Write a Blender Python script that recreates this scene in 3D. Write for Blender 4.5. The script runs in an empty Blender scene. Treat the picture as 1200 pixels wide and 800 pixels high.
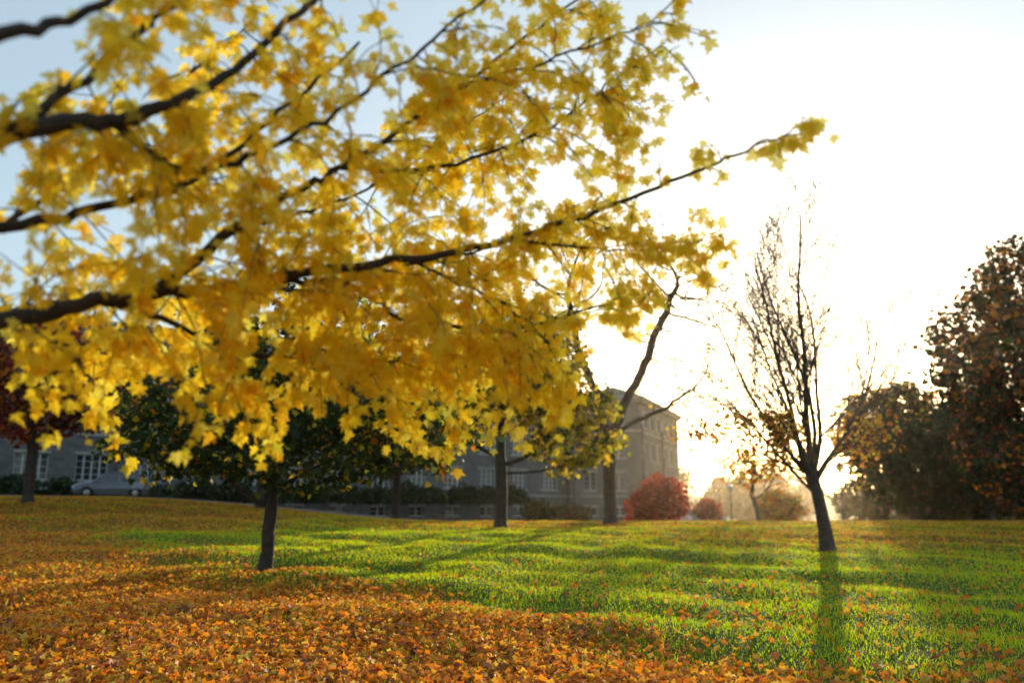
import bpy, math, random
import numpy as np
from mathutils import Vector, Matrix
rng = np.random.default_rng(11); random.seed(11)
scene = bpy.context.scene
rad = math.radians

# ------------------------------------------------------------------ helpers
def link(o, parent=None):
    scene.collection.objects.link(o)
    if parent: o.parent = parent
    return o
def empty(name, loc=(0,0,0)):
    e = bpy.data.objects.new(name, None); e.empty_display_size = .3
    link(e); e.location = loc
    return e
def nmat(name):
    m = bpy.data.materials.new(name); m.use_nodes = True
    nt = m.node_tree; nt.nodes.clear()
    out = nt.nodes.new('ShaderNodeOutputMaterial')
    return m, nt, out
def pmat(name, col, rough=.7, metal=0., nscale=None, namp=.3, bump=0., spec=.5, coat=0.):
    m, nt, out = nmat(name)
    b = nt.nodes.new('ShaderNodeBsdfPrincipled')
    b.inputs['Base Color'].default_value = (*col, 1)
    b.inputs['Roughness'].default_value = rough
    b.inputs['Metallic'].default_value = metal
    b.inputs['Specular IOR Level'].default_value = spec
    b.inputs['Coat Weight'].default_value = coat
    nt.links.new(b.outputs[0], out.inputs[0])
    if nscale:
        tc = nt.nodes.new('ShaderNodeTexCoord')
        n = nt.nodes.new('ShaderNodeTexNoise'); n.inputs['Scale'].default_value = nscale
        n.inputs['Detail'].default_value = 6
        nt.links.new(tc.outputs['Object'], n.inputs['Vector'])
        r = nt.nodes.new('ShaderNodeValToRGB')
        r.color_ramp.elements[0].position = .3; r.color_ramp.elements[1].position = .7
        r.color_ramp.elements[0].color = (*[c*(1-namp) for c in col], 1)
        r.color_ramp.elements[1].color = (*[min(1, c*(1+namp)) for c in col], 1)
        nt.links.new(n.outputs['Fac'], r.inputs[0]); nt.links.new(r.outputs[0], b.inputs['Base Color'])
        if bump:
            bp = nt.nodes.new('ShaderNodeBump'); bp.inputs['Strength'].default_value = bump
            bp.inputs['Distance'].default_value = .03
            nt.links.new(n.outputs['Fac'], bp.inputs['Height']); nt.links.new(bp.outputs[0], b.inputs['Normal'])
    return m
def leafmat(name, transl=.5, gloss=.04, tint=(1,1,1), thin=0.):
    m, nt, out = nmat(name)
    a = nt.nodes.new('ShaderNodeAttribute'); a.attribute_name = 'Col'
    d = nt.nodes.new('ShaderNodeBsdfDiffuse'); t = nt.nodes.new('ShaderNodeBsdfTranslucent')
    mm = nt.nodes.new('ShaderNodeMix'); mm.data_type = 'RGBA'; mm.blend_type = 'MULTIPLY'
    mm.inputs[0].default_value = 1; mm.inputs[7].default_value = (*tint, 1)
    nt.links.new(a.outputs['Color'], mm.inputs[6])
    nt.links.new(a.outputs['Color'], d.inputs[0]); nt.links.new(mm.outputs[2], t.inputs[0])
    m1 = nt.nodes.new('ShaderNodeMixShader'); m1.inputs[0].default_value = transl
    nt.links.new(d.outputs[0], m1.inputs[1]); nt.links.new(t.outputs[0], m1.inputs[2])
    last = m1
    if gloss:
        g = nt.nodes.new('ShaderNodeBsdfGlossy'); g.inputs['Roughness'].default_value = .45
        m2 = nt.nodes.new('ShaderNodeMixShader'); m2.inputs[0].default_value = gloss
        nt.links.new(m1.outputs[0], m2.inputs[1]); nt.links.new(g.outputs[0], m2.inputs[2]); last = m2
    if thin:    # tinted see-through share, added as a stand-in to brighten the inner canopy
        tr = nt.nodes.new('ShaderNodeBsdfTransparent'); tr.inputs[0].default_value = (1, .86, .42, 1)
        m3 = nt.nodes.new('ShaderNodeMixShader'); m3.inputs[0].default_value = thin
        nt.links.new(last.outputs[0], m3.inputs[1]); nt.links.new(tr.outputs[0], m3.inputs[2]); last = m3
    nt.links.new(last.outputs[0], out.inputs[0])
    return m
def polys_mesh(name, P, cols, mat, parent=None):
    n, k, _ = P.shape
    me = bpy.data.meshes.new(name)
    me.vertices.add(n*k); me.vertices.foreach_set('co', P.astype(np.float32).ravel())
    me.loops.add(n*k); me.loops.foreach_set('vertex_index', np.arange(n*k, dtype=np.int32))
    me.polygons.add(n); me.polygons.foreach_set('loop_start', np.arange(n, dtype=np.int32)*k)
    me.update(calc_edges=True)
    at = me.attributes.new('Col', 'FLOAT_COLOR', 'FACE')
    c4 = np.ones((n, 4), np.float32); c4[:, :3] = np.clip(cols, 0, .98)
    at.data.foreach_set('color', c4.ravel())
    me.materials.append(mat)
    return link(bpy.data.objects.new(name, me), parent)
def mesh_obj(name, V, F, mat, parent=None, smooth=False):
    me = bpy.data.meshes.new(name); me.from_pydata([tuple(v) for v in V], [], F)
    mats = mat if isinstance(mat, list) else [mat]
    for m in mats: me.materials.append(m)
    me.update()
    if smooth: me.polygons.foreach_set('use_smooth', [True]*len(me.polygons))
    return link(bpy.data.objects.new(name, me), parent)
def unit(a): return a/np.maximum(np.linalg.norm(a, axis=-1, keepdims=True), 1e-9)
def basis_from(nrm, tip):
    w = unit(nrm); v = unit(tip - (tip*w).sum(-1, keepdims=True)*w); u = np.cross(v, w)
    return u, v, w
def place(T, C, u, v, w, s):
    s = np.asarray(s)[:, None, None]
    return C[:, None] + s*(T[None, :, 0:1]*u[:, None] + T[None, :, 1:2]*v[:, None] + T[None, :, 2:3]*w[:, None])
def sm(t): t = np.clip(t, 0, 1); return t*t*(3-2*t)
class Tubes:
    def __init__(s): s.V = []; s.F = []
    def add(s, pts, rs, n=6):
        pts = [Vector(p) for p in pts]; base = len(s.V); ref = None
        for i, p in enumerate(pts):
            a = pts[max(i-1, 0)]; b = pts[min(i+1, len(pts)-1)]
            t = (b-a)
            t = t.normalized() if t.length > 1e-7 else Vector((0, 0, 1))
            if ref is None: ref = t.orthogonal().normalized()
            ref = (ref - t*ref.dot(t))
            ref = ref.normalized() if ref.length > 1e-5 else t.orthogonal().normalized()
            bt = t.cross(ref)
            for k in range(n):
                an = 2*math.pi*k/n
                s.V.append(p + (ref*math.cos(an)+bt*math.sin(an))*rs[i])
        for i in range(len(pts)-1):
            for k in range(n):
                a = base+i*n+k; b = base+i*n+(k+1) % n
                s.F.append((a, b, b+n, a+n))
        s.F.append(tuple(base+(len(pts)-1)*n+k for k in range(n)))
    def obj(s, name, mat, parent=None): return mesh_obj(name, s.V, s.F, mat, parent, True)
class Boxes:
    def __init__(s, o=(0, 0), d=(1, 0)):
        s.V = []; s.F = []; s.o = o; L = math.hypot(*d); s.d = (d[0]/L, d[1]/L); s.n = (s.d[1], -s.d[0])
    def P(s, u, w, z): return (s.o[0]+s.d[0]*u+s.n[0]*w, s.o[1]+s.d[1]*u+s.n[1]*w, z)
    def box(s, u0, u1, w0, w1, z0, z1):
        b = len(s.V)
        for z in (z0, z1):
            for (u, w) in ((u0, w0), (u1, w0), (u1, w1), (u0, w1)): s.V.append(s.P(u, w, z))
        for f in ((0, 1, 2, 3), (7, 6, 5, 4), (0, 4, 5, 1), (1, 5, 6, 2), (2, 6, 7, 3), (3, 7, 4, 0)):
            s.F.append(tuple(b+i for i in f))
    def poly(s, pts):
        b = len(s.V); s.V += [s.P(*p) for p in pts]; s.F.append(tuple(range(b, b+len(pts))))

# ------------------------------------------------------------------ terrain
wv = [(random.uniform(0, 6.28), random.uniform(.7, 3.2), random.uniform(0, 6.28)) for _ in range(22)]
def ground(x, y):
    x = np.asarray(x, float); y = np.asarray(y, float)
    z = np.interp(y, [-2000, 0, 8, 14, 20, 26, 32, 38, 46, 54, 75, 105, 200, 330, 700, 3000],
                  [-1, 0, .0, .1, .27, .53, .76, .94, 1.08, 1.0, .65, .3, -2, 0, 16, 22])
    z = z + 1.45*sm((-x-3)/22)*sm((y-27)/26)*sm((140-y)/40)
    u = np.zeros_like(z)
    for a, k, ph in wv:
        u = u + np.sin((x*math.cos(a)+y*math.sin(a))*k+ph)/k
    return z + u*.022*sm((60-np.abs(y))/20)
def litter(x, y):
    x = np.asarray(x, float); y = np.asarray(y, float)
    nz = np.sin(x*1.3+y*.7)+np.sin(x*.6-y*1.1+2)+np.sin(x*2.3+y*1.9+1)*.6
    a = sm((12.8-x*1.25-y+nz*1.1)/8+.5)
    b = .7*np.exp(-(((x-13)/9)**2+((y-32)/6)**2))
    c = .75*sm((-x-6)/8)*sm((y-30)/6)
    d = .6*sm((y-34)/6)*sm((x+12)/8)
    return np.clip(np.maximum.reduce([a, b, c, d]), 0, 1)

def axis(parts):
    return np.unique(np.concatenate([np.arange(a, b, s) for a, b, s in parts]))
xs = axis([(-2500, -200, 150), (-200, -60, 10), (-60, 60, .5), (60, 200, 10), (200, 2501, 150)])
ys = axis([(-600, -40, 60), (-40, 0, 4), (0, 70, .5), (70, 130, 3), (130, 400, 15), (400, 3001, 200)])
X, Y = np.meshgrid(xs, ys); Z = ground(X, Y)
V = np.stack([X, Y, Z], -1).reshape(-1, 3)
nx, ny = len(xs), len(ys)
I = (np.arange(ny-1)[:, None]*nx+np.arange(nx-1)[None]).ravel()
Fq = np.stack([I, I+1, I+1+nx, I+nx], -1)
me = bpy.data.meshes.new('ground')
me.vertices.add(len(V)); me.vertices.foreach_set('co', V.astype(np.float32).ravel())
me.loops.add(Fq.size); me.loops.foreach_set('vertex_index', Fq.astype(np.int32).ravel())
me.polygons.add(len(Fq)); me.polygons.foreach_set('loop_start', np.arange(len(Fq), dtype=np.int32)*4)
me.update(calc_edges=True); me.polygons.foreach_set('use_smooth', [True]*len(Fq))
at = me.attributes.new('litter', 'FLOAT', 'POINT')
at.data.foreach_set('value', litter(V[:, 0], V[:, 1]).astype(np.float32))
m, nt, out = nmat('lawn_soil')
b = nt.nodes.new('ShaderNodeBsdfPrincipled'); b.inputs['Roughness'].default_value = 1; b.inputs['Specular IOR Level'].default_value = .1
nt.links.new(b.outputs[0], out.inputs[0])
tc = nt.nodes.new('ShaderNodeTexCoord')
def ntex(sc, det=6):
    n = nt.nodes.new('ShaderNodeTexNoise'); n.inputs['Scale'].default_value = sc; n.inputs['Detail'].default_value = det
    nt.links.new(tc.outputs['Object'], n.inputs['Vector']); return n
def ramp(n, c0, c1, p0=.35, p1=.65):
    r = nt.nodes.new('ShaderNodeValToRGB'); r.color_ramp.elements[0].position = p0; r.color_ramp.elements[1].position = p1
    r.color_ramp.elements[0].color = (*c0, 1); r.color_ramp.elements[1].color = (*c1, 1)
    nt.links.new(n.outputs['Fac'], r.inputs[0]); return r
g = ramp(ntex(9), (.035, .06, .01), (.11, .16, .02))
l = ramp(ntex(14), (.1, .035, .01), (.4, .15, .02))
at2 = nt.nodes.new('ShaderNodeAttribute'); at2.attribute_name = 'litter'
mx = nt.nodes.new('ShaderNodeMix'); mx.data_type = 'RGBA'
nt.links.new(at2.outputs['Fac'], mx.inputs[0]); nt.links.new(g.outputs[0], mx.inputs[6]); nt.links.new(l.outputs[0], mx.inputs[7])
nt.links.new(mx.outputs[2], b.inputs['Base Color'])
bp = nt.nodes.new('ShaderNodeBump'); bp.inputs['Distance'].default_value = .06; bp.inputs['Strength'].default_value = .8
nt.links.new(ntex(12, 8).outputs['Fac'], bp.inputs['Height']); nt.links.new(bp.outputs[0], b.inputs['Normal'])
me.materials.append(m)
link(bpy.data.objects.new('ground', me))

# ------------------------------------------------------------------ grass
N = 430000
gy = rng.uniform(5, 56, N); gx = rng.uniform(-1, 1, N)*(.76*gy+3)
keep = rng.random(N) > litter(gx, gy)*.75
gx, gy = gx[keep], gy[keep]; n = len(gx)
C = np.stack([gx, gy, ground(gx, gy)-.005], -1)
h = rng.uniform(.035, .085, n)*(1+.4*np.sin(gx*1.7+gy*.9)*np.sin(gy*1.3-gx)); wd = .004+.00045*gy
an = rng.uniform(0, 2*math.pi, n); side = np.stack([np.cos(an), np.sin(an), np.zeros(n)], -1)
lean = rng.normal(0, .45, (n, 3)); lean[:, 2] = 1
P = np.stack([C-side*wd[:, None], C+side*wd[:, None], C+unit(lean)*h[:, None]], 1)
t = rng.random(n)[:, None]; pn = (np.sin(gx*.5+1)*np.sin(gy*.4)+1)[:, None]/2
t2 = np.clip(t*.7+pn*.3, 0, 1)
cols = np.array([.22, .42, .01])*(1-t2)+np.array([.7, .74, .012])*t2
polys_mesh('grass', P, cols, leafmat('grass_blade', .68, .02, (1.2, 1.12, .6)))

# ------------------------------------------------------------------ fallen leaves
def leaf_ring(k=9, seed=0):
    a = np.linspace(0, 2*math.pi, k, endpoint=False)
    r = np.where(np.arange(k) % 2 == 0, .55, .32)
    z = .14*np.cos(a*2)
    return np.stack([r*np.cos(a), r*np.sin(a), z], -1)
RING = leaf_ring(6); RING[1::2] *= 1.35
def scatter_leaves(name, N, mat, y0, y1, k, parent):
    gy = rng.uniform(y0, y1, N); gx = rng.uniform(-1, 1, N)*(.76*gy+3)
    keep = rng.random(N) < np.maximum(litter(gx, gy), .07)
    gx, gy = gx[keep], gy[keep]; n = len(gx)
    C = np.stack([gx, gy, ground(gx, gy)+rng.uniform(.01, .06, n)], -1)
    nr = rng.normal(0, .9, (n, 3)); nr[:, 2] = 1
    u, v, w = basis_from(nr, rng.normal(0, 1, (n, 3)))
    P = place(leaf_ring(k), C, u, v, w, rng.uniform(.055, .12, n))
    pal = np.array([[.97, .34, .02], [.98, .5, .04], [.8, .21, .02], [.36, .11, .03], [.97, .64, .08], [.65, .28, .1]])
    c = pal[rng.choice(6, n, p=[.34, .22, .2, .1, .07, .07])]*rng.uniform(.72, 1.1, (n, 1))
    polys_mesh(name, P, c, mat, parent)
fl = empty('fallen_leaves'); dry = leafmat('dry_leaf', .55, .03)
scatter_leaves('near_litter', 54000, dry, 6, 18, 10, fl)
scatter_leaves('far_litter', 120000, dry, 18, 58, 6, fl)

# ------------------------------------------------------------------ tree tools
bark = pmat('bark', (.045, .032, .025), .9, nscale=6, namp=.45, bump=.6)
bark_grey = pmat('bark_grey', (.08, .055, .042), .9, nscale=5, namp=.4, bump=.6)
crown_mat = leafmat('crown_leaf', .55, .03)
def envelope(ells, n):
    vol = np.array([e[3]*e[4]*e[5] for e in ells]); idx = rng.choice(len(ells), n, p=vol/vol.sum())
    d = unit(rng.normal(0, 1, (n, 3))); r = rng.random(n)**(1/2.6)
    E = np.array(ells)[idx]
    return E[:, :3]+d*r[:, None]*E[:, 3:6]
def colonize(trunk, A, step, infl, kill, iters=90, up=.1, forks=()):
    nodes = [np.array(p, float) for p in trunk]; par = [-1]+list(range(len(trunk)-1))
    top = len(nodes)-1
    for fk in forks:
        prev = top
        for q in fk:
            q = np.array(q, float); a = nodes[prev].copy(); k = max(1, int(np.linalg.norm(q-a)/step))
            for j in range(1, k+1):
                nodes.append(a+(q-a)*j/k+rng.normal(0, .04, 3)); par.append(prev); prev = len(nodes)-1
    nd = np.full(len(A), 1e9); ni = np.zeros(len(A), int); alive = np.ones(len(A), bool)
    def upd(i0):
        nonlocal nd, ni
        for i in range(i0, len(nodes)):
            d = np.linalg.norm(A-nodes[i], axis=1); m = d < nd
            nd[m] = d[m]; ni[m] = i
    upd(0)
    for it in range(iters):
        m = alive & (nd < (infl if it > 6 else 99))
        if not m.any(): break
        ids = np.unique(ni[m]); i0 = len(nodes)
        for i in ids:
            mm = m & (ni == i)
            d = unit(A[mm]-nodes[i]).sum(0)+np.array([0, 0, up])+rng.normal(0, .25, 3)
            nodes.append(nodes[i]+unit(d)*step); par.append(i)
        upd(i0)
        alive &= nd > kill
    return np.array(nodes), par
def skeleton(nodes, par, r_base, r_tip, T, sides=6, p=2.2):
    n = len(nodes); kids = [[] for _ in range(n)]
    for i in range(1, n): kids[par[i]].append(i)
    r = np.zeros(n)
    for i in range(n-1, -1, -1):
        r[i] = r_tip if not kids[i] else sum(r[k]**p for k in kids[i])**(1/p)
    f = math.log(r_base/r_tip)/math.log(max(r[0]/r_tip, 1.01))
    r = r_tip*(r/r_tip)**f
    st = [(0, None)]
    while st:
        i, pr = st.pop()
        pts = []; rs = []
        if pr is not None: pts.append(nodes[pr]); rs.append(r[i]*1.05)
        while True:
            pts.append(nodes[i]); rs.append(r[i])
            if not kids[i]: break
            ks = sorted(kids[i], key=lambda k: -r[k])
            for k in ks[1:]: st.append((k, i))
            i = ks[0]
        if len(pts) > 1: T.add(pts, rs, sides if rs[0] > .03 else 4)
    return r
def pal_cols(pal, prob, n): return np.array(pal)[rng.choice(len(pal), n, p=prob)]
def crown_leaves(name, nodes, r, thr, per, spread, size, pal, prob, parent, mat=crown_mat, keep=1., outer=None, oamt=.8):
    idx = np.where(r < thr)[0]; idx = idx[rng.random(len(idx)) < keep]
    ci = np.repeat(idx, per); n = len(ci)
    if n == 0: return
    C = nodes[ci]+rng.normal(0, spread, (n, 3))*np.array([1, 1, .7])
    basec = pal_cols(pal, prob, len(nodes))
    c = np.where((rng.random(n) < .65)[:, None], basec[ci], pal_cols(pal, prob, n))*rng.uniform(.65, 1.3, (n, 1))
    if outer is not None:   # turning leaves and sunlit edges, both put into the outer crown colour
        ctr = nodes[idx].mean(0); dd = np.abs(C-ctr)/np.maximum(nodes[idx].std(0), .1); q = rng.random(n) < sm((np.linalg.norm(dd, axis=1)-1.7)/1.3)*oamt
        c[q] = pal_cols(outer, None, q.sum())*rng.uniform(.8, 1.2, (q.sum(), 1))
    nr = rng.normal(0, 1, (n, 3)); u, v, w = basis_from(nr, rng.normal(0, 1, (n, 3)))
    polys_mesh(name, place(RING, C, u, v, w, size*rng.uniform(.6, 1.3, n)), c, mat, parent)
def tree(name, x, y, trunk_rel, ells, natt, step, r_base, r_tip, leaf=None, bm=bark, infl=2.5, kill=.5, up=.1, forks=()):
    z = float(ground(x, y))-.05
    e = empty(name, (x, y, z))
    trunk = []
    for a, bb in zip(trunk_rel[:-1], trunk_rel[1:]):
        a, bb = np.array(a, float), np.array(bb, float); k = max(2, int(np.linalg.norm(bb-a)/step))
        for i in range(k): trunk.append(a+(bb-a)*i/k+rng.normal(0, .012, 3))
    trunk.append(np.array(trunk_rel[-1], float))
    A = envelope(ells, natt)
    nodes, par = colonize(trunk, A, step, infl, kill, up=up, forks=forks)
    T = Tubes(); r = skeleton(nodes, par, r_base, r_tip, T, 8)
    T.add([(0, 0, -.1), (0, 0, .12), (trunk_rel[0][0], trunk_rel[0][1], .5)], [r_base*1.6, r_base*1.28, r_base*.9], 10)
    T.obj('trunk_and_limbs', bm, e)
    if leaf: crown_leaves('foliage', nodes, r, parent=e, **leaf)
    return e
G_DK = [.035, .07, .012]; G_OL = [.16, .19, .02]; YEL = [.85, .55, .03]; ORG = [.78, .27, .02]; RED = [.42, .06, .025]; BRN = [.17, .07, .03]
OUT = [YEL, [.45, .48, .03], [.75, .6, .04]]

tree('green_maple_tree', -5.6, 20, [(0, 0, 0), (.04, 0, 1.0), (.1, 0, 1.8)],
     [(0, 0, 3.7, 4.0, 3.2, 1.9), (.3, 0, 5.0, 2.8, 2.6, 1.9), (-2.2, 0, 3.0, 2.4, 2.0, 1.1), (2.7, 0, 3.1, 2.3, 2.0, 1.2)],
     1000, .26, .15, .006, dict(thr=.03, per=13, spread=.2, size=.15, pal=[G_DK, G_OL, YEL, ORG], prob=[.7, .19, .05, .06], outer=OUT, oamt=.45), kill=.38)
tree('olive_maple_tree', -.5, 38, [(0, 0, 0), (.05, 0, 1.6), (0, 0, 3.2)],
     [(0, 0, 7.2, 4.0, 3.4, 3.2), (3.2, 0, 4.5, 2.5, 2.2, 2.6), (-2.8, 0, 4.9, 2.3, 2.2, 1.8)],
     1000, .33, .26, .01, dict(thr=.045, per=16, spread=.28, size=.21, pal=[G_OL, [.36, .3, .02], YEL, BRN, G_DK], prob=[.26, .22, .32, .08, .12], outer=OUT), kill=.5)
tree('tall_bare_tree', 4.75, 42, [(0, 0, 0), (0, 0, 2.2), (.05, 0, 4.0)],
     [(-2.4, 0, 11, 2.8, 2.6, 4.4), (3.4, 0, 11, 3.4, 2.8, 4.2), (.3, 0, 14, 3, 2.5, 2.5), (4.0, 0, 6.6, 2.8, 1.8, 2.0)],
     1300, .35, .31, .017, dict(thr=.035, per=2, spread=.2, size=.16, pal=[YEL, BRN, ORG], prob=[.5, .3, .2], keep=.3), kill=.48, infl=3,
     forks=[[(-.5, 0, 6), (-1.4, .2, 8.6), (-1.9, .1, 11.5)], [(.8, 0, 5.8), (1.9, .1, 7.8), (2.5, -.1, 9.6), (3.6, -.2, 11.8)], [(1.1, .3, 4.9), (2.6, .4, 5.6), (4.2, .4, 6.6)]])
tree('red_maple_tree', -24.0, 43, [(0, 0, 0), (0, 0, 2.4)],
     [(0, 0, 6.4, 5.4, 4, 3.4), (-3, 0, 5.4, 4, 3.5, 2.8), (4, 0, 5.4, 3, 3, 2.0)], 800, .42, .26, .012,
     dict(thr=.05, per=14, spread=.35, size=.25, pal=[[.2, .035, .015], RED, ORG, [.09, .03, .015]], prob=[.3, .3, .18, .22]), kill=.6)
for (x, y, hh, rr, pal, pr) in [(-14.5, 50, 9, 4.8, [G_DK, G_OL, YEL], [.72, .2, .08]), (-8.0, 60, 9, 4.2, [G_DK, G_OL, BRN], [.5, .3, .2])]:
    tree('shade_tree', x, y, [(0, 0, 0), (0, 0, 2.8)], [(0, 0, hh*.64, rr, rr, hh*.36)], 500, .45, .26, .014,
         dict(thr=.05, per=13, spread=.36, size=.28, pal=pal, prob=pr), kill=.65)
tree('oak_tree', 28.2, 61, [(0, 0, 0), (-.2, 0, 1.6), (-.5, 0, 2.4)],
     [(-1, 0, 6.4, 4.0, 3.6, 3.6), (-2.6, 0, 4.8, 2.6, 2.5, 2.8), (2.4, 0, 5.0, 3.2, 3, 3.6)], 850, .4, .3, .014,
     dict(thr=.06, per=22, spread=.34, size=.3, pal=[G_DK, BRN, ORG, G_OL], prob=[.54, .14, .15, .17], outer=[ORG, YEL, G_OL]), kill=.6)  # outer orange stands in for sun shining through the leaves
tree('copper_beech_tree', 21.0, 35, [(0, 0, 0), (0, 0, 1.2), (.1, 0, 2.4)],
     [(.4, 0, 7, 3.8, 3.6, 3.6), (1.2, 0, 9.8, 2.8, 2.6, 2.7), (.8, 0, 3.6, 3.8, 3.2, 3.2)], 1300, .36, .3, .01,
     dict(thr=.05, per=20, spread=.3, size=.21, pal=[[.03, .028, .012], BRN, ORG, [.25, .05, .02], G_DK], prob=[.36, .13, .12, .13, .26]), kill=.5)
tree('dark_yew_tree', 25.2, 52, [(0, 0, 0), (0, 0, 1)], [(0, 0, 3.2, 3.6, 3, 3.1), (2.6, 0, 4.4, 3, 3, 3.8)], 600, .42, .26, .014,
     dict(thr=.07, per=18, spread=.32, size=.28, pal=[[.03, .055, .012], [.04, .04, .015], BRN], prob=[.64, .28, .08]), kill=.6)
tree('orange_cherry_tree', 15.6, 55, [(0, 0, 0), (-.1, 0, .9), (-.4, 0, 1.8)],
     [(-.6, 0, 3.4, 2.4, 1.8, 1.4), (1.4, 0, 3.2, 1.8, 1.5, 1.0)], 300, .3, .16, .014,
     dict(thr=.04, per=6, spread=.25, size=.2, pal=[ORG, YEL, BRN], prob=[.6, .25, .15], keep=.8), kill=.5)
tree('dark_pine_tree', 33, 60, [(0, 0, 0), (0, 0, 4)], [(0, 0, 4.5, 3, 3, 3), (0, 0, 8, 2.0, 2.0, 3.4), (0, 0, 11, 1.0, 1.0, 2.4)], 420, .4, .24, .014,
     dict(thr=.06, per=13, spread=.3, size=.27, pal=[G_DK, BRN, G_OL], prob=[.6, .25, .15], keep=.9), kill=.55)

# ---- bare upright tree (recursive)
def bare_tree():
    x, y = 9.35, 26; z = float(ground(x, y))-.05
    e = empty('bare_linden_tree', (x, y, z)); T = Tubes(); tips = []
    def grow(p, d, L, r, lvl):
        n = max(3, int(L/.28)); pts = [p.copy()]; rs = [r]; d = d.copy()
        r1 = max(r*.25, .0065)
        for i in range(n):
            d = (d+Vector(rng.normal(0, .05, 3))+Vector((0, 0, .022))).normalized()
            p = p+d*(L/n); pts.append(p.copy()); rs.append(r+(r1-r)*((i+1)/n)**.8)
        T.add(pts, rs, 8 if lvl == 0 else (6 if lvl < 2 else 4))
        if lvl >= 4: tips.append(p.copy()); return
        nb = {1: 12, 2: 8, 3: 4}.get(lvl, 5)
        for j in range(nb):
            t = .16+.82*(j+random.random())/nb; k = min(int(t*n), n-1)
            q = pts[k]; dd = (pts[k+1]-pts[k]).normalized()
            ax = dd.orthogonal().normalized(); ax.rotate(Matrix.Rotation(random.uniform(0, 6.28), 3, dd))
            nd = dd.copy(); nd.rotate(Matrix.Rotation(rad(random.uniform(24, 48)), 3, ax))
            nl = L*random.uniform(.34, .54)*(1.15-.5*t)
            if nl > .18: grow(q, nd, nl, max(rs[k]*.46, .0085), lvl+1)
            if lvl >= 3: tips.append(q.copy())
    T.add([(0, 0, -.1), (0, 0, .15), (-.03, 0, .6), (-.12, 0, 1.3), (-.3, 0, 2.3)], [.34, .24, .2, .18, .16], 10)
    top = Vector((-.3, 0, 2.1))
    for ang, az, L, r in [(14, 190, 7.4, .09), (19, 120, 7.0, .075), (22, 10, 7.2, .085), (12, 300, 7.8, .08), (33, 175, 6.6, .07),
                          (34, 350, 6.2, .065), (28, 235, 6.4, .06), (27, 60, 6.2, .06), (5, 180, 8.4, .1), (56, 185, 4.2, .04), (54, 0, 3.6, .04), (50, 90, 3, .035), (64, 200, 3.8, .035), (43, 180, 5.0, .05), (45, 5, 4.6, .05)]:
        a = rad(ang); b = rad(az)
        dv = Vector((math.sin(a)*math.cos(b)-.06, math.sin(a)*math.sin(b), math.cos(a))).normalized()
        grow(top+Vector((0, 0, random.uniform(-.4, .3))), dv, L*.97, r, 1)
    T.obj('trunk_and_limbs', bark_grey, e)
    tp = np.array([list(t) for t in tips]); tp = tp[(tp[:, 2] < 4.0)]; tp = tp[rng.random(len(tp)) < .3]
    if len(tp):
        crown_leaves('last_leaves', tp, np.zeros(len(tp)), 1, 2, .12, .12, [ORG, YEL], [.55, .45], e)
bare_tree()

# ------------------------------------------------------------------ bushes & masses
def clump(name, x, y, ells, n, size, pal, prob, parent=None, z0=None):
    z = float(ground(x, y)) if z0 is None else z0
    E = np.array(ells); vol = E[:, 3]*E[:, 4]*E[:, 5]; idx = rng.choice(len(E), n, p=vol/vol.sum())
    d = unit(rng.normal(0, 1, (n, 3))); r = rng.random(n)**(1/4)
    r = r*(1+.16*np.sin(d[:, 0]*5+idx)*np.sin(d[:, 2]*6+idx)+.1*np.sin(d[:, 1]*11))
    C = E[idx, :3]+d*r[:, None]*E[idx, 3:6]
    k = C[:, 2] > .02; C = C[k]; n = len(C)
    cell = (np.floor(C[:, 0]/.5)*7+np.floor(C[:, 1]/.5)*13+np.floor(C[:, 2]/.5)*29).astype(int)
    tone = .65+.6*((np.sin(cell*12.9898)*43758.5453) % 1)
    c = pal_cols(pal, prob, n)*tone[:, None]*rng.uniform(.75, 1.25, (n, 1))
    u, v, w = basis_from(rng.normal(0, 1, (n, 3)), rng.normal(0, 1, (n, 3)))
    o = polys_mesh(name, place(RING, C+np.array([x, y, z]), u, v, w, size*rng.uniform(.6, 1.3, n)), c, crown_mat, parent)
    return o
clump('red_bush', 9.9, 60, [(0, 0, 1.2, 1.7, 1.4, 1.5), (1.1, 0, 1.5, 1.3, 1.2, 1.5), (-1.1, 0, .9, 1.1, 1.1, 1.1), (.3, 0, 2.4, .9, .9, 1)], 4600, .2,
      [[.55, .04, .035], [.36, .025, .025], [.62, .13, .04]], [.5, .3, .2])
clump('red_bush', 17.6, 78, [(0, 0, .9, 1.3, 1.1, 1.3)], 1200, .22, [[.5, .06, .03], [.3, .03, .02]], [.6, .4])
clump('orange_bush', 18.6, 60, [(0, 0, 1.0, 1.6, 1.4, 1.2)], 2200, .2, [ORG, YEL, G_OL], [.4, .25, .35])
sh = [(i*3.0+rng.uniform(-1, 1), rng.uniform(-2, 2), rng.uniform(.8, 2.2), rng.uniform(2, 3), 2, rng.uniform(1.6, 3.2)) for i in range(14)]
clump('dark_shrub_row', 28, 66, sh, 26000, .3, [G_DK, [.05, .04, .02], BRN], [.5, .3, .2])
hd = [(i*3.2*.798+rng.uniform(-.4, .4), i*3.2*.602, .6, 1.7, 1.1, rng.uniform(.6, 1.4)) for i in range(16)]
clump('foundation_hedge', -38, 60, hd, 11000, .28, [G_DK, [.03, .05, .015]], [.7, .3])
clump('foundation_hedge', 2.5, 76, [(0, 0, .7, 1.8, 1.2, 1.3), (3, 1, .6, 1.6, 1.2, 1.1)], 2200, .25, [G_DK, BRN], [.6, .4])

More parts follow.
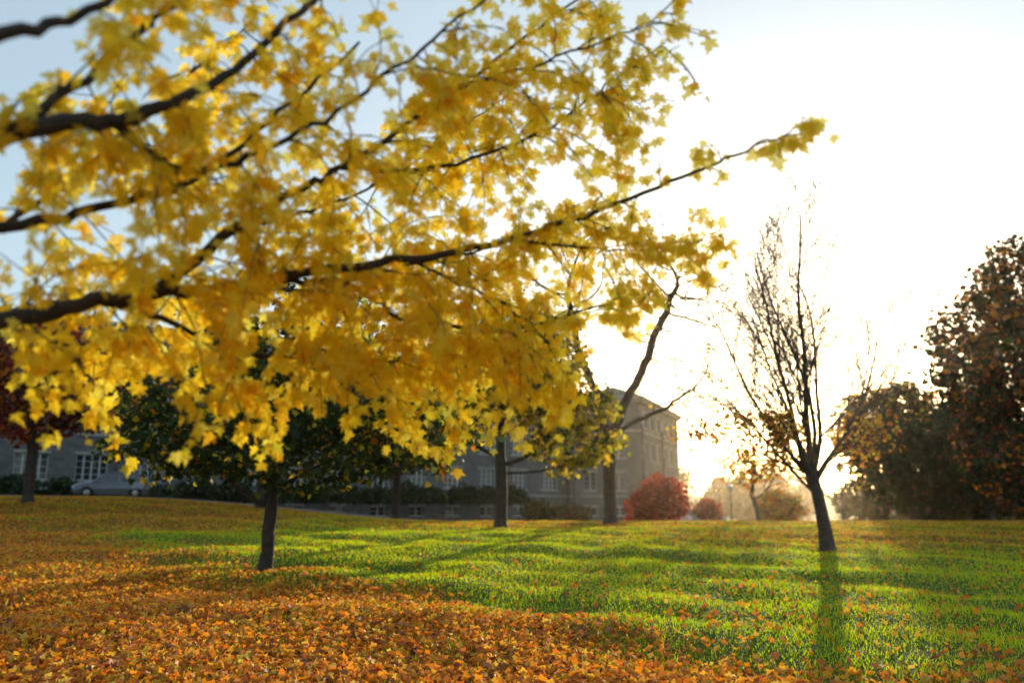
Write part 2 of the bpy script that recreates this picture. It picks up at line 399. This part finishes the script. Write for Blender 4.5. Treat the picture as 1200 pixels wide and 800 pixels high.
dt_e = empty('distant_trees')
E = []
for i in range(120):
    x = rng.uniform(-60, 330); y = rng.uniform(230, 300); hh = rng.uniform(9, 15)+4*math.sin(x*.03+1)
    E.append((x, y, float(ground(x, y))+hh*.55, rng.uniform(4, 7.5), 5, hh*.5))
E = np.array(E); n = 60000; idx = rng.integers(0, len(E), n)
d = unit(rng.normal(0, 1, (n, 3))); r = rng.random(n)**(1/4)*(1+.15*np.sin(d[:, 0]*6+idx)*np.sin(d[:, 2]*7))
C = E[idx, :3]+d*r[:, None]*E[idx, 3:6]
basec = pal_cols([[.26, .14, .08], [.18, .12, .08], [.34, .18, .08], [.16, .15, .07]], [.3, .3, .2, .2], len(E))
u, v, w = basis_from(rng.normal(0, 1, (n, 3)), rng.normal(0, 1, (n, 3)))
polys_mesh('crowns', place(RING, C, u, v, w, rng.uniform(.7, 1.5, n)), basec[idx]*rng.uniform(.7, 1.3, (n, 1)), crown_mat, dt_e)
T = Tubes()
for e_ in E: T.add([(e_[0], e_[1], e_[2]-e_[5]*1.2-1), (e_[0], e_[1], e_[2]+e_[5]*.5)], [.3, .1], 5)
T.obj('trunks', bark, dt_e)

# ------------------------------------------------------------------ foreground maple
def spline(pts, n):
    P = np.array(pts, float); m = len(P); outp = []
    for i in range(m-1):
        p0 = P[max(i-1, 0)]; p1 = P[i]; p2 = P[i+1]; p3 = P[min(i+2, m-1)]
        for k in range(n):
            t = k/n
            outp.append(.5*((2*p1)+(-p0+p2)*t+(2*p0-5*p1+4*p2-p3)*t*t+(-p0+3*p1-3*p2+p3)*t**3))
    outp.append(P[-1]); return np.array(outp)
fm = empty('yellow_maple_tree', (0, 0, 0)); T = Tubes()
tx, ty = -4.9, 3.2; tz = float(ground(tx, ty))
T.add([(tx, ty, tz-.1), (tx, ty, tz+.15), (tx, ty, .8), (tx+.05, ty, 1.9), (tx+.02, ty, 3.4), (tx-.1, ty+.2, 5.2), (tx, ty+.3, 7.5)], [.42, .3, .25, .23, .19, .13, .05], 14)
# (points, r0, r1, spans without twigs, twig density factor)
limbs = [
 ([(-4.9, 3.2, 1.9), (-3.15, 3.36, 2.63), (-2.16, 3.36, 3.15), (-1.79, 3.53, 3.31), (-1.6, 3.61, 3.41), (-1.39, 3.77, 3.65), (-1.1, 3.98, 4.12), (-.72, 4.25, 4.8)], .105, .012, 2, .75),
 ([(-4.9, 3.2, 1.6), (-3.42, 3.74, 2.27), (-2.52, 4.1, 2.53), (-2.12, 4.37, 2.69), (-1.44, 4.63, 2.86), (-.6, 4.81, 3.05), (0, 4.97, 3.22), (.62, 4.94, 3.44), (1.15, 4.7, 3.58), (1.41, 4.39, 3.6), (1.66, 4.2, 3.57)], .1, .003, 2, .95),
 ([(-1.93, 4.46, 2.75), (-1.55, 4.49, 3.12), (-1.25, 4.55, 3.35), (-.98, 4.61, 3.54), (-.36, 4.71, 4.07), (.1, 4.73, 4.45), (.53, 4.76, 4.82)], .038, .006, 0, .85),
 ([(-1.44, 4.63, 2.86), (-1.0, 4.84, 2.92), (-.68, 5.07, 2.76), (-.22, 5.28, 2.74), (.22, 5.47, 2.82), (.7, 5.53, 2.98), (.95, 5.51, 3.05)], .022, .004, 0, 1.05),
 ([(-.98, 4.61, 3.54), (-.51, 4.8, 3.6), (.11, 4.95, 3.88), (.54, 4.99, 4.2), (.99, 5.02, 4.57)], .02, .004, 0, 1.1),
 ([(-2.12, 4.37, 2.69), (-1.88, 4.61, 2.62), (-1.5, 4.92, 2.5), (-.95, 5.22, 2.53), (-.39, 5.42, 2.56)], .024, .004, 0, .9),
 ([(-1.79, 3.53, 3.31), (-1.52, 3.77, 3.17), (-1.18, 3.93, 3.37), (-.75, 4.06, 3.72), (-.28, 4.17, 4.22), (.1, 4.3, 4.6)], .026, .005, 0, .8),
 ([(-4.9, 3.2, 2.4), (-3.2, 2.6, 2.8), (-1.9, 2.74, 3.22), (-1.66, 2.9, 3.42), (-1.32, 3.04, 3.74)], .05, .012, 3, .6),
 ([(0, 4.97, 3.22), (.54, 5.18, 3.24), (1.0, 5.18, 3.24), (1.3, 4.97, 3.27)], .012, .003, 0, 1),
 ([(-3.15, 3.36, 2.63), (-2.4, 3.82, 2.9), (-2.02, 3.99, 3.08), (-1.63, 4.15, 3.29), (-1.24, 4.27, 3.72), (-.86, 4.38, 4.19)], .04, .008, 2, .9),
 ([(-2.16, 3.36, 3.15), (-1.9, 3.5, 3.5), (-1.6, 3.6, 3.9), (-1.3, 3.9, 4.3)], .03, .008, 0, 1),
 ([(-.36, 4.71, 4.07), (.2, 4.6, 4.2), (.7, 4.6, 4.4), (1.0, 4.6, 4.6)], .012, .004, 0, 1.1),
 ([(-2.52, 4.1, 2.53), (-2.5, 4.6, 2.75), (-2.2, 5.1, 2.95), (-1.7, 5.5, 3.05), (-1.0, 5.7, 3.1)], .03, .006, 0, .5),
 ([(-1.0, 4.84, 2.92), (-.7, 5.3, 3.15), (-.2, 5.6, 3.35), (.35, 5.7, 3.6), (.75, 5.7, 3.8)], .014, .004, 0, .75),
 ([(-1.55, 4.49, 3.12), (-1.3, 5.0, 3.4), (-.9, 5.4, 3.75), (-.4, 5.6, 4.2), (.0, 5.7, 4.6)], .016, .004, 0, .65),
 ([(-1.5, 4.92, 2.5), (-1.1, 5.5, 2.6), (-.5, 5.9, 2.66), (.05, 6.1, 2.72)], .014, .004, 0, .9),
 ([(-2.4, 3.82, 2.9), (-2.3, 4.2, 3.3), (-2.0, 4.4, 3.8), (-1.5, 4.5, 4.4)], .02, .005, 0, .9),
 ([(-.6, 4.81, 3.05), (-.1, 5.2, 2.9), (.25, 5.5, 2.68), (.4, 5.7, 2.5)], .012, .003, 0, 1.1),
 ([(-2.52, 4.1, 2.53), (-2.6, 4.8, 2.55), (-2.4, 5.3, 2.6), (-2.0, 5.7, 2.6)], .016, .004, 0, .7),
]
LC = []; LD = []; PET = []
def add_leaves(pts, dens, tipgap=0):
    for i in range(len(pts)-1):
        a, b_ = pts[i], pts[i+1]; L = np.linalg.norm(b_-a)
        for _ in range(rng.poisson(L*dens)):
            p = a+(b_-a)*rng.random()
            off = rng.normal(0, 1, 3); off[2] -= .9; off = off/np.linalg.norm(off)*rng.uniform(.03, .09)
            q = p+off; LC.append(q); LD.append(off); PET.append((p, q))
for li, (pts, r0, r1, skip, df) in enumerate(limbs):
    S = spline(pts, 7); S[2:-1] += rng.normal(0, .009, (len(S)-3, 3))
    tt = np.linspace(0, 1, len(S)); R = r0+(r1-r0)*tt**(.36 if li < 2 else .7)
    T.add(S, R, 8)
    seg = np.linalg.norm(np.diff(S, axis=0), axis=1); cum = np.concatenate([[0], np.cumsum(seg)]); tot = cum[-1]
    start = cum[skip*7] if skip else 0
    s = start+.1
    while s < tot:
        i = min(np.searchsorted(cum, s), len(S)-1); i = max(i, 1); f = (s-cum[i-1])/seg[i-1]
        p = S[i-1]+(S[i]-S[i-1])*f; tan = unit(S[i]-S[i-1])
        rem = (tot-s)/tot
        d = unit(tan*rng.uniform(.3, 1)+rng.normal(0, .75, 3)*np.array([1, .8, .85])+np.array([0, 0, -.12]))
        L = rng.uniform(.22, .62)*(.4+.75*min(rem*2.5, 1))
        k = 7; tp = [p]
        for j in range(k):
            d = unit(d+rng.normal(0, .13, 3)+np.array([0, 0, -.10])); tp.append(tp[-1]+d*L/k)
        tp = np.array(tp); T.add(tp, np.linspace(.0055, .0022, k+1), 4)
        add_leaves(tp[1:], 23)
        for _ in range(2):
            j = rng.integers(2, k); d2 = unit(unit(tp[j]-tp[j-1])+rng.normal(0, .6, 3)); l2 = L*rng.uniform(.3, .6)
            t2 = np.array([tp[j]+(d2+np.array([0, 0, -.15])*q)*l2*q/3 for q in range(4)])
            T.add(t2, [.0035, .003, .0025, .002], 4); add_leaves(t2, 23)
        s += rng.uniform(.045, .1)*(1 if rem > .2 else 1.9)/df
    add_leaves(S[-8:], 10)
T.obj('trunk_and_limbs', bark, fm)
LC = np.array(LC); LD = np.array(LD); n = len(LC)
print('maple leaves', n)
tip = unit(LD)*.6+rng.normal(0, .45, (n, 3))+np.array([0, 0, -.8])
nr = rng.normal(0, 1, (n, 3))*np.array([.65, .8, .4]); nr[:, 1] += np.sign(nr[:, 1])*.5
u, v, w = basis_from(nr, tip)
half = np.array([(0, 0), (.2, -.09), (.43, .03), (.31, .17), (.62, .34), (.6, .5), (.43, .48), (.23, .5), (.27, .7), (.12, .74), (0, 1.05)])
sz = rng.uniform(.042, .092, n)
fold = rng.uniform(-.1, .45, n)
def halfP(sgn):
    curl = -.28*half[:, 1]**2
    Tm = np.stack([half[:, 0]*sgn, half[:, 1], curl], -1)
    P = place(Tm, LC, u, v, w, sz)
    P += (np.abs(half[:, 0])[None, :, None]*fold[:, None, None]*sz[:, None, None])*w[:, None]
    return P if sgn > 0 else P[:, ::-1]
ycol = pal_cols([[.98, .77, .055], [.98, .68, .04], [.98, .86, .15], [.97, .55, .03], [.8, .72, .06]], [.42, .26, .2, .09, .03], n)*rng.uniform(.94, 1.0, (n, 1))
P = np.concatenate([halfP(1), halfP(-1)])
ymat = leafmat('yellow_maple_leaf', .78, 0, (1.0, .99, .8), thin=.26)
polys_mesh('foliage', P, np.concatenate([ycol, ycol]), ymat, fm)
a = np.array([p for p, q in PET]); q = np.array([q for p, q in PET]); sd = unit(rng.normal(0, 1, (n, 3)))*.0012
polys_mesh('petioles', np.stack([a-sd, a+sd, q+sd, q-sd], 1), ycol*.6, dry, fm)

# ------------------------------------------------------------------ building
def stone(name, c1, c2, mortar, sc=1.):
    m, nt, out = nmat(name)
    b = nt.nodes.new('ShaderNodeBsdfPrincipled'); b.inputs['Roughness'].default_value = .9
    tc = nt.nodes.new('ShaderNodeTexCoord'); sp = nt.nodes.new('ShaderNodeSeparateXYZ'); cb = nt.nodes.new('ShaderNodeCombineXYZ')
    ad = nt.nodes.new('ShaderNodeMath'); ad.operation = 'ADD'
    nt.links.new(tc.outputs['Object'], sp.inputs[0]); nt.links.new(sp.outputs[0], ad.inputs[0]); nt.links.new(sp.outputs[1], ad.inputs[1])
    nt.links.new(ad.outputs[0], cb.inputs[0]); nt.links.new(sp.outputs[2], cb.inputs[1])
    br = nt.nodes.new('ShaderNodeTexBrick'); br.inputs['Scale'].default_value = sc
    br.inputs['Color1'].default_value = (*c1, 1); br.inputs['Color2'].default_value = (*c2, 1); br.inputs['Mortar'].default_value = (*mortar, 1)
    br.inputs['Brick Width'].default_value = .62; br.inputs['Row Height'].default_value = .26; br.inputs['Mortar Size'].default_value = .018
    nt.links.new(cb.outputs[0], br.inputs['Vector'])
    n = nt.nodes.new('ShaderNodeTexNoise'); n.inputs['Scale'].default_value = 1.3; n.inputs['Detail'].default_value = 8
    nt.links.new(tc.outputs['Object'], n.inputs['Vector'])
    mx = nt.nodes.new('ShaderNodeMix'); mx.data_type = 'RGBA'; mx.blend_type = 'MULTIPLY'; mx.inputs[0].default_value = .8
    rp = nt.nodes.new('ShaderNodeValToRGB'); rp.color_ramp.elements[0].color = (.5, .48, .46, 1); rp.color_ramp.elements[1].color = (1.2, 1.2, 1.2, 1)
    nt.links.new(n.outputs['Fac'], rp.inputs[0]); nt.links.new(br.outputs['Color'], mx.inputs[6]); nt.links.new(rp.outputs[0], mx.inputs[7])
    nt.links.new(mx.outputs[2], b.inputs['Base Color'])
    bp = nt.nodes.new('ShaderNodeBump'); bp.inputs['Strength'].default_value = .6; bp.inputs['Distance'].default_value = .03
    nt.links.new(br.outputs['Fac'], bp.inputs['Height']); bp.invert = True; nt.links.new(bp.outputs[0], b.inputs['Normal'])
    nt.links.new(b.outputs[0], out.inputs[0]); return m
m_stone = stone('grey_stone', (.14, .145, .15), (.21, .2, .19), (.1, .1, .1))
m_trim = pmat('limestone_trim', (.33, .315, .28), .85, nscale=3, namp=.2)
m_frame = pmat('window_paint', (.55, .55, .53), .5)
m_glass = pmat('window_glass', (.03, .04, .05), .06, spec=1.)
m_slate = pmat('slate_roof', (.07, .075, .085), .7, nscale=4, namp=.3)
bld = empty('stone_building')
ZT = 14.0
def facade(A, B, zb, tag, bay=4.2, first=1.2, ww=2.3, rows=((1.7, .9, 1.6), (5.0, 2.0, None), (8.6, 2.0, None), (12.1, 1.7, None))):
    d = (B[0]-A[0], B[1]-A[1]); L = math.hypot(*d)
    Wl = Boxes(A, d); Tr = Boxes(A, d); Fr = Boxes(A, d); Gl = Boxes(A, d)
    nb = int((L-first)/bay)
    z = zb
    for (zc, hh, w_) in rows:
        w2 = w_ or ww; z0, z1 = zc-hh/2, zc+hh/2
        if z0 > z: Wl.box(0, L, -.5, 0, z, z0)
        u = 0
        for i in range(nb):
            c = first+bay*(i+.5); u0, u1 = c-w2/2, c+w2/2
            Wl.box(u, u0, -.5, 0, z0, z1); u = u1
            Gl.poly([(u0, -.24, z0), (u1, -.24, z0), (u1, -.24, z1), (u0, -.24, z1)])
            t = .07
            Fr.box(u0, u0+t, -.23, -.15, z0, z1); Fr.box(u1-t, u1, -.23, -.15, z0, z1)
            Fr.box(u0+t, u1-t, -.23, -.15, z0, z0+t); Fr.box(u0+t, u1-t, -.23, -.15, z1-t, z1)
            nm = 4 if w2 > 2 else 2
            for k in range(1, nm):
                uu = u0+(u1-u0)*k/nm; Fr.box(uu-.055, uu+.055, -.228, -.13, z0+t, z1-t)
            for k in range(1, 4 if hh > 1.2 else 2):
                zz = z0+hh*k/(4 if hh > 1.2 else 2); Fr.box(u0+t, u1-t, -.226, -.19, zz-.02, zz+.02)
            Tr.box(u0-.15, u1+.15, -.1, .09, z0-.16, z0-.002); Tr.box(u0-.12, u1+.12, -.1, .06, z1+.002, z1+.22)
        Wl.box(u, L, -.5, 0, z0, z1); z = z1
    Wl.box(0, L, -.5, 0, z, ZT)
    for zz in (3.25, 10.6): Tr.box(0, L, -.1, .12, zz, zz+.2)
    Tr.box(-.3, L+.3, -.6, .35, ZT, ZT+.28); Tr.box(-.5, L+.5, -.6, .6, ZT+.28, ZT+.6)
    for i in range(0, nb, 3):
        c = first+bay*i; Wl.box(c-.35, c+.35, 0, .5, zb, 8.2); Wl.box(c-.3, c+.3, 0, .3, 8.2, 11.5)
    for nm, o, mt in (('walls', Wl, m_stone), ('stone_trim', Tr, m_trim), ('window_frames', Fr, m_frame), ('window_glass', Gl, m_glass)):
        mesh_obj(nm+'_'+tag, o.V, o.F, mt, bld)
    return L
L1 = facade((-52.2, 52.6), (8, 98), -.6, 'main')
facade((6.4, 95.6), (14.5, 97.4), -.6, 'wing_front', bay=3.4, first=.7, ww=1.5)
facade((14.5, 97.4), (23, 118.5), -.6, 'wing_side', bay=3.6, first=.8, ww=1.5)
R = Boxes((-52.2, 52.6), (60.2, 45.4)); zt = ZT+.6
for q in ([(-.6, .7, zt), (L1, .7, zt), (L1-6, -7, zt+3.6), (6, -7, zt+3.6)], [(-.6, -15, zt), (-.6, .7, zt), (6, -7, zt+3.6)],
          [(L1, -15, zt), (-.6, -15, zt), (6, -7, zt+3.6), (L1-6, -7, zt+3.6)], [(L1, .7, zt), (L1, -15, zt), (L1-6, -7, zt+3.6)]): R.poly(q)
R.poly([(-.1, -14.5, -1), (-.1, -.45, -1), (-.1, -.45, zt-.01), (-.1, -14.5, zt-.01)])
R.poly([(-.1, -14.5, -1), (L1, -14.5, -1), (L1, -14.5, zt-.01), (-.1, -14.5, zt-.01)])
for i in range(5):
    u0 = 8+i*14; R.box(u0, u0+1.6, -8, -6.6, zt+1.5, zt+6.0)
mesh_obj('roof', R.V, R.F, m_slate, bld)
R = Boxes((14.5, 97.4), (8.5, 21.1)); Lw = math.hypot(8.5, 21.1)
for q in ([(-.6, .7, zt+.02), (Lw+.6, .7, zt+.02), (Lw-4, -4, zt+1.9), (4, -4, zt+1.9)], [(-.6, -9, zt+.02), (-.6, .7, zt+.02), (4, -4, zt+1.9)],
          [(Lw+.6, .7, zt+.02), (Lw+.6, -9, zt+.02), (Lw-4, -4, zt+1.9)], [(Lw+.6, -9, zt+.02), (-.6, -9, zt+.02), (4, -4, zt+1.9), (Lw-4, -4, zt+1.9)]): R.poly(q)
R.poly([(Lw, -.45, -1), (Lw, -9, -1), (Lw, -9, zt), (Lw, -.45, zt)])
mesh_obj('wing_roof', R.V, R.F, m_slate, bld)

# ------------------------------------------------------------------ drive, kerb
m_asph = pmat('asphalt', (.05, .05, .052), .9, nscale=20, namp=.25)
dirv = Vector((.798, .602, 0)); nv = Vector((.602, -.798, 0)); cen = Vector((-26.5, 57.5, 0))
def strip(name, w0, w1, dz, mat, side=0):
    V = []; F = []
    for i in range(91):
        p = cen+dirv*(i*.8-28)
        for wv_ in (w0, w1):
            q = p+nv*wv_; V.append((q.x, q.y, float(ground(q.x, q.y))+dz))
        if side:
            for wv_ in (w1, w0):
                q = p+nv*wv_; V.append((q.x, q.y, float(ground(q.x, q.y))-.1))
    k = 4 if side else 2
    for i in range(90):
        a = i*k
        if side:
            for j in range(4): F.append((a+j, a+(j+1) % 4, a+k+(j+1) % 4, a+k+j))
        else: F.append((a, a+1, a+3, a+2))
    return mesh_obj(name, V, F, mat)
strip('driveway', -2.8, 2.8, .05, m_asph)
m_conc = pmat('concrete', (.35, .34, .32), .9, nscale=5, namp=.15)
k1 = strip('kerb', 2.8, 2.95, .15, m_conc, 1); k2 = strip('kerb', -2.95, -2.8, .15, m_conc, 1)
strip('pavement', -5.0, -3.2, .06, m_conc)

# ------------------------------------------------------------------ car
def car(x, y, heading):
    z = float(ground(x, y))+.05
    e = empty('parked_car', (x, y, z)); e.rotation_euler = (0, 0, heading)
    paint = pmat('car_paint', (.2, .24, .3), .3, .5, coat=.8); gl = pmat('car_glass', (.04, .05, .06), .05, spec=1.)
    blk = pmat('car_black_trim', (.02, .02, .02), .6); tyre = pmat('tyre', (.02, .02, .02), .9); alloy = pmat('alloy', (.5, .5, .5), .35, .9)
    lamp = pmat('headlamp', (.7, .7, .72), .1, spec=1.); redl = pmat('tail_lamp', (.4, .02, .02), .2)
    S = [(-2.28, .42, .62, .66, .74, .55), (-2.18, .27, .78, .78, .86, .68), (-1.75, .22, .87, .92, 1.0, .74), (-1.15, .2, .89, .98, 1.08, .76),
         (-.45, .2, .9, 1.0, 1.56, .62), (.35, .2, .9, 1.02, 1.63, .63), (1.2, .2, .9, 1.03, 1.6, .62), (1.85, .22, .88, 1.04, 1.48, .6), (2.16, .27, .82, 1.0, 1.1, .64), (2.24, .4, .7, .8, .9, .55)]
    V = []; F = []; mi = []
    for (sx, zb, hw, zbt, ztp, tw) in S:
        for (yy, zz) in ((-hw*.9, zb), (-hw, (zb+zbt)/2), (-hw*.96, zbt), (-tw, ztp), (0, ztp+.03), (tw, ztp), (hw*.96, zbt), (hw, (zb+zbt)/2), (hw*.9, zb)):
            V.append((sx, yy, zz))
    K = 9
    for i in range(len(S)-1):
        for k in range(K-1):
            F.append((i*K+k, i*K+k+1, (i+1)*K+k+1, (i+1)*K+k))
            g_ = 0
            if k in (2, 5) and 3 <= i <= 7: g_ = 1
            if k in (3, 4) and i in (3, 7): g_ = 1
            mi.append(g_)
        F.append((i*K, (i+1)*K, (i+1)*K+K-1, i*K+K-1)); mi.append(2)
    F.append(tuple(range(K))); mi.append(0); F.append(tuple((len(S)-1)*K+k for k in reversed(range(K)))); mi.append(0)
    o = mesh_obj('body', V, F, [paint, gl, blk], e)
    for p, q in zip(o.data.polygons, mi): p.material_index = q
    md = o.modifiers.new('bevel', 'BEVEL'); md.width = .03; md.segments = 2
    T = Tubes()
    for s in (-1, 1):
        for xa, za, ya, xb, zb_, yb in ((-1.15, 1.04, .85, -.45, 1.57, .63), (.4, 1.02, .875, .4, 1.63, .64), (1.2, 1.03, .875, 1.25, 1.6, .63), (2.14, 1.02, .8, 1.84, 1.49, .61)):
            T.add([(xa, s*ya, za), (xb, s*yb, zb_)], [.035, .03], 6)
        T.add([(-.45, s*.63, 1.57), (.35, s*.64, 1.64), (1.2, s*.63, 1.61), (1.85, s*.61, 1.49)], [.03]*4, 6)
    T.obj('pillars', paint, e)
    for sx in (-1.42, 1.38):
        for s in (-1, 1):
            Tt = Tubes(); Tt.add([(sx, s*.68, .33), (sx, s*.7, .33), (sx, s*.87, .33), (sx, s*.9, .33)], [.24, .33, .33, .28], 24); Tt.obj('tyre', tyre, e)
            Ta = Tubes(); Ta.add([(sx, s*.8, .34), (sx, s*.885, .34)], [.4, .4], 24); Ta.obj('wheel_arch', blk, e)
            Th = Tubes(); Th.add([(sx, s*.89, .33), (sx, s*.91, .33)], [.2, .17], 10); Th.obj('rim', alloy, e)
    B = Boxes()
    B.box(-2.3, -2.2, -.4, .4, .46, .62); B.box(-2.31, -2.2, -.6, .6, .3, .38); mesh_obj('grille', B.V, B.F, blk, e)
    B = Boxes(); B.box(-2.29, -2.12, .45, .68, .64, .76); B.box(-2.29, -2.12, -.68, -.45, .64, .76); mesh_obj('headlamps', B.V, B.F, lamp, e)
    B = Boxes(); B.box(2.1, 2.24, .52, .76, .78, .95); B.box(2.1, 2.24, -.76, -.52, .78, .95); mesh_obj('tail_lamps', B.V, B.F, redl, e)
    B = Boxes(); B.box(-1.03, -.85, .9, 1.06, 1.04, 1.16); B.box(-1.03, -.85, -1.06, -.9, 1.04, 1.16); mesh_obj('mirrors', B.V, B.F, paint, e)
    B = Boxes(); B.box(-2.33, -2.311, -.24, .24, .44, .55); mesh_obj('licence_plate', B.V, B.F, m_frame, e)
car(-25.9, 56.0, math.atan2(.602, .798)-rad(12))

# ------------------------------------------------------------------ person by the car
def person(x, y):
    z = float(ground(x, y))
    V = [(0, 0, .95), (0, 0, 1.15), (0, .01, 1.38), (0, 0, 1.5), (0, -.02, 1.6), (0, -.01, 1.7),
         (.1, 0, .9), (.12, -.03, .5), (.12, .04, .09), (.13, -.13, .04), (-.1, 0, .9), (-.12, .06, .5), (-.13, .16, .1), (-.13, .02, .04),
         (.18, 0, 1.4), (.24, .02, 1.12), (.23, -.1, .88), (.23, -.13, .8), (-.18, 0, 1.4), (-.25, -.01, 1.12), (-.24, -.1, .9), (-.24, -.13, .82)]
    E = [(0, 1), (1, 2), (2, 3), (3, 4), (4, 5), (0, 6), (6, 7), (7, 8), (8, 9), (0, 10), (10, 11), (11, 12), (12, 13), (2, 14), (14, 15), (15, 16), (16, 17), (2, 18), (18, 19), (19, 20), (20, 21)]
    Rr = [.15, .14, .17, .065, .1, .1, .1, .07, .05, .045, .1, .07, .05, .045, .08, .055, .04, .035, .08, .055, .04, .035]
    me = bpy.data.meshes.new('person'); me.from_pydata(V, E, []); o = link(bpy.data.objects.new('person', me)); o.location = (x, y, z); o.rotation_euler = (0, 0, .6)
    md = o.modifiers.new('skin', 'SKIN')
    for i, r in enumerate(Rr): me.skin_vertices[0].data[i].radius = (r, r*(.75 if i < 3 else 1))
    me.skin_vertices[0].data[0].use_root = True
    o.modifiers.new('sub', 'SUBSURF').levels = 2; o.modifiers['sub'].render_levels = 2
    m, nt, out = nmat('clothes_and_skin'); b = nt.nodes.new('ShaderNodeBsdfPrincipled'); b.inputs['Roughness'].default_value = .8
    tc = nt.nodes.new('ShaderNodeTexCoord'); sp = nt.nodes.new('ShaderNodeSeparateXYZ'); dv = nt.nodes.new('ShaderNodeMath'); dv.operation = 'DIVIDE'; dv.inputs[1].default_value = 1.8
    r = nt.nodes.new('ShaderNodeValToRGB'); cr = r.color_ramp; cr.interpolation = 'CONSTANT'
    cr.elements[0].color = (.03, .02, .02, 1); cr.elements[1].position = .06; cr.elements[1].color = (.03, .04, .08, 1)
    for p, c in ((.53, (.08, .17, .42, 1)), (.845, (.5, .3, .22, 1)), (.95, (.06, .035, .02, 1))):
        q = cr.elements.new(p); q.color = c
    nt.links.new(tc.outputs['Object'], sp.inputs[0]); nt.links.new(sp.outputs[2], dv.inputs[0]); nt.links.new(dv.outputs[0], r.inputs[0])
    nt.links.new(r.outputs[0], b.inputs['Base Color']); nt.links.new(b.outputs[0], out.inputs[0]); me.materials.append(m)
person(-22.6, 55.2)

# ------------------------------------------------------------------ lamps, steps
m_iron = pmat('black_iron', (.02, .02, .022), .5, .3)
m_globe = pmat('opal_globe', (.85, .84, .8), .3)
def street_lamp(x, y, H=3.4):
    z = float(ground(x, y)); e = empty('street_lamp', (x, y, z))
    T = Tubes(); T.add([(0, 0, -.1), (0, 0, .1), (0, 0, .12), (0, 0, .6), (0, 0, .66), (0, 0, H-.35), (0, 0, H-.3), (0, 0, H-.25)], [.16, .16, .1, .09, .055, .045, .1, .12], 12)
    T.add([(0, 0, H+.2), (0, 0, H+.26), (0, 0, H+.36)], [.12, .06, .01], 10); T.obj('post', m_iron, e)
    T = Tubes(); T.add([(0, 0, H-.25+.5*i/8) for i in range(9)], [.06+.2*math.sin(math.pi*(i+.3)/8.6) for i in range(9)], 14); T.obj('globe', m_globe, e)
street_lamp(18.4, 73, 3.0); street_lamp(19.4, 51, 3.2); street_lamp(15.6, 84, 3.0)
st = empty('entrance_steps', (0, 0, 0)); B = Boxes((15.6, 76), (.9, .43))
m_white = pmat('pale_stone', (.7, .68, .64), .8, nscale=3, namp=.12)
for i in range(8): B.box(0, 3.4, -.36*(i+1), -.36*i-.003, -.2, .75+.16*i)
mesh_obj('steps', B.V, B.F, m_conc, st); B = Boxes((15.6, 76), (.9, .43))
for u0 in (-.4, 3.41):
    b0 = len(B.V)
    pr = [(.2, -.2), (.2, 1.25), (-.2, 1.3), (-3, 2.5), (-3.4, 2.5), (-3.4, -.2)]
    for u1 in (u0, u0+.39):
        for w_, z_ in pr: B.V.append(B.P(u1, w_, z_))
    k = len(pr); B.F.append(tuple(b0+i for i in range(k))); B.F.append(tuple(b0+k+i for i in reversed(range(k))))
    for i in range(k): B.F.append((b0+i, b0+(i+1) % k, b0+k+(i+1) % k, b0+k+i))
mesh_obj('cheek_walls', B.V, B.F, m_white, st)

# ------------------------------------------------------------------ light and sky
sv = Vector((.35, .994, .1275)).normalized()
el = math.asin(sv.z); az = math.atan2(sv.x, sv.y)
w = bpy.data.worlds.new('World'); scene.world = w; w.use_nodes = True; nt = w.node_tree; nt.nodes.clear()
o_ = nt.nodes.new('ShaderNodeOutputWorld'); bg = nt.nodes.new('ShaderNodeBackground'); sk = nt.nodes.new('ShaderNodeTexSky')
sk.sky_type = 'NISHITA'; sk.sun_disc = False; sk.sun_elevation = el; sk.sun_rotation = az
sk.air_density = 1.0; sk.dust_density = 2.5; sk.ozone_density = 2.0; sk.altitude = 100
sky_lift = nt.nodes.new('ShaderNodeMix'); sky_lift.data_type = 'RGBA'; sky_lift.blend_type = 'ADD'; sky_lift.inputs[0].default_value = 1
sky_lift.inputs[7].default_value = (2.2, 2.75, 2.95, 1)   # even pale colour added to whiten the sky and lift the fill light
bg.inputs['Strength'].default_value = .15
nt.links.new(sk.outputs[0], sky_lift.inputs[6]); nt.links.new(sky_lift.outputs[2], bg.inputs[0]); nt.links.new(bg.outputs[0], o_.inputs[0])
sl = bpy.data.lights.new('sun', 'SUN'); sl.energy = 5; sl.angle = rad(.5); sl.color = (1, .86, .62)
so = link(bpy.data.objects.new('sun', sl)); so.rotation_euler = sv.to_track_quat('Z', 'Y').to_euler(); so.location = (30, 90, 40)

hz = Boxes(); hz.box(-450, 450, -420, 60, -8, 45)
m, nt, out = nmat('haze'); vs = nt.nodes.new('ShaderNodeVolumeScatter'); vs.inputs['Density'].default_value = .00022; vs.inputs['Anisotropy'].default_value = .85
vs.inputs['Color'].default_value = (1, .8, .52, 1)
nt.links.new(vs.outputs[0], out.inputs['Volume'])
mesh_obj('haze', hz.V, hz.F, m)

cam = bpy.data.cameras.new('camera'); cam.lens = 30; cam.sensor_width = 36; cam.clip_end = 6000; cam.clip_start = .05
cam.dof.use_dof = True; cam.dof.focus_distance = 10; cam.dof.aperture_fstop = .75
co = link(bpy.data.objects.new('camera', cam)); co.location = (0, 0, 1.6); co.rotation_euler = (rad(90+11.3), 0, 0)
scene.camera = co
scene.view_settings.view_transform = 'Standard'; scene.view_settings.look = 'None'; scene.view_settings.exposure = 0
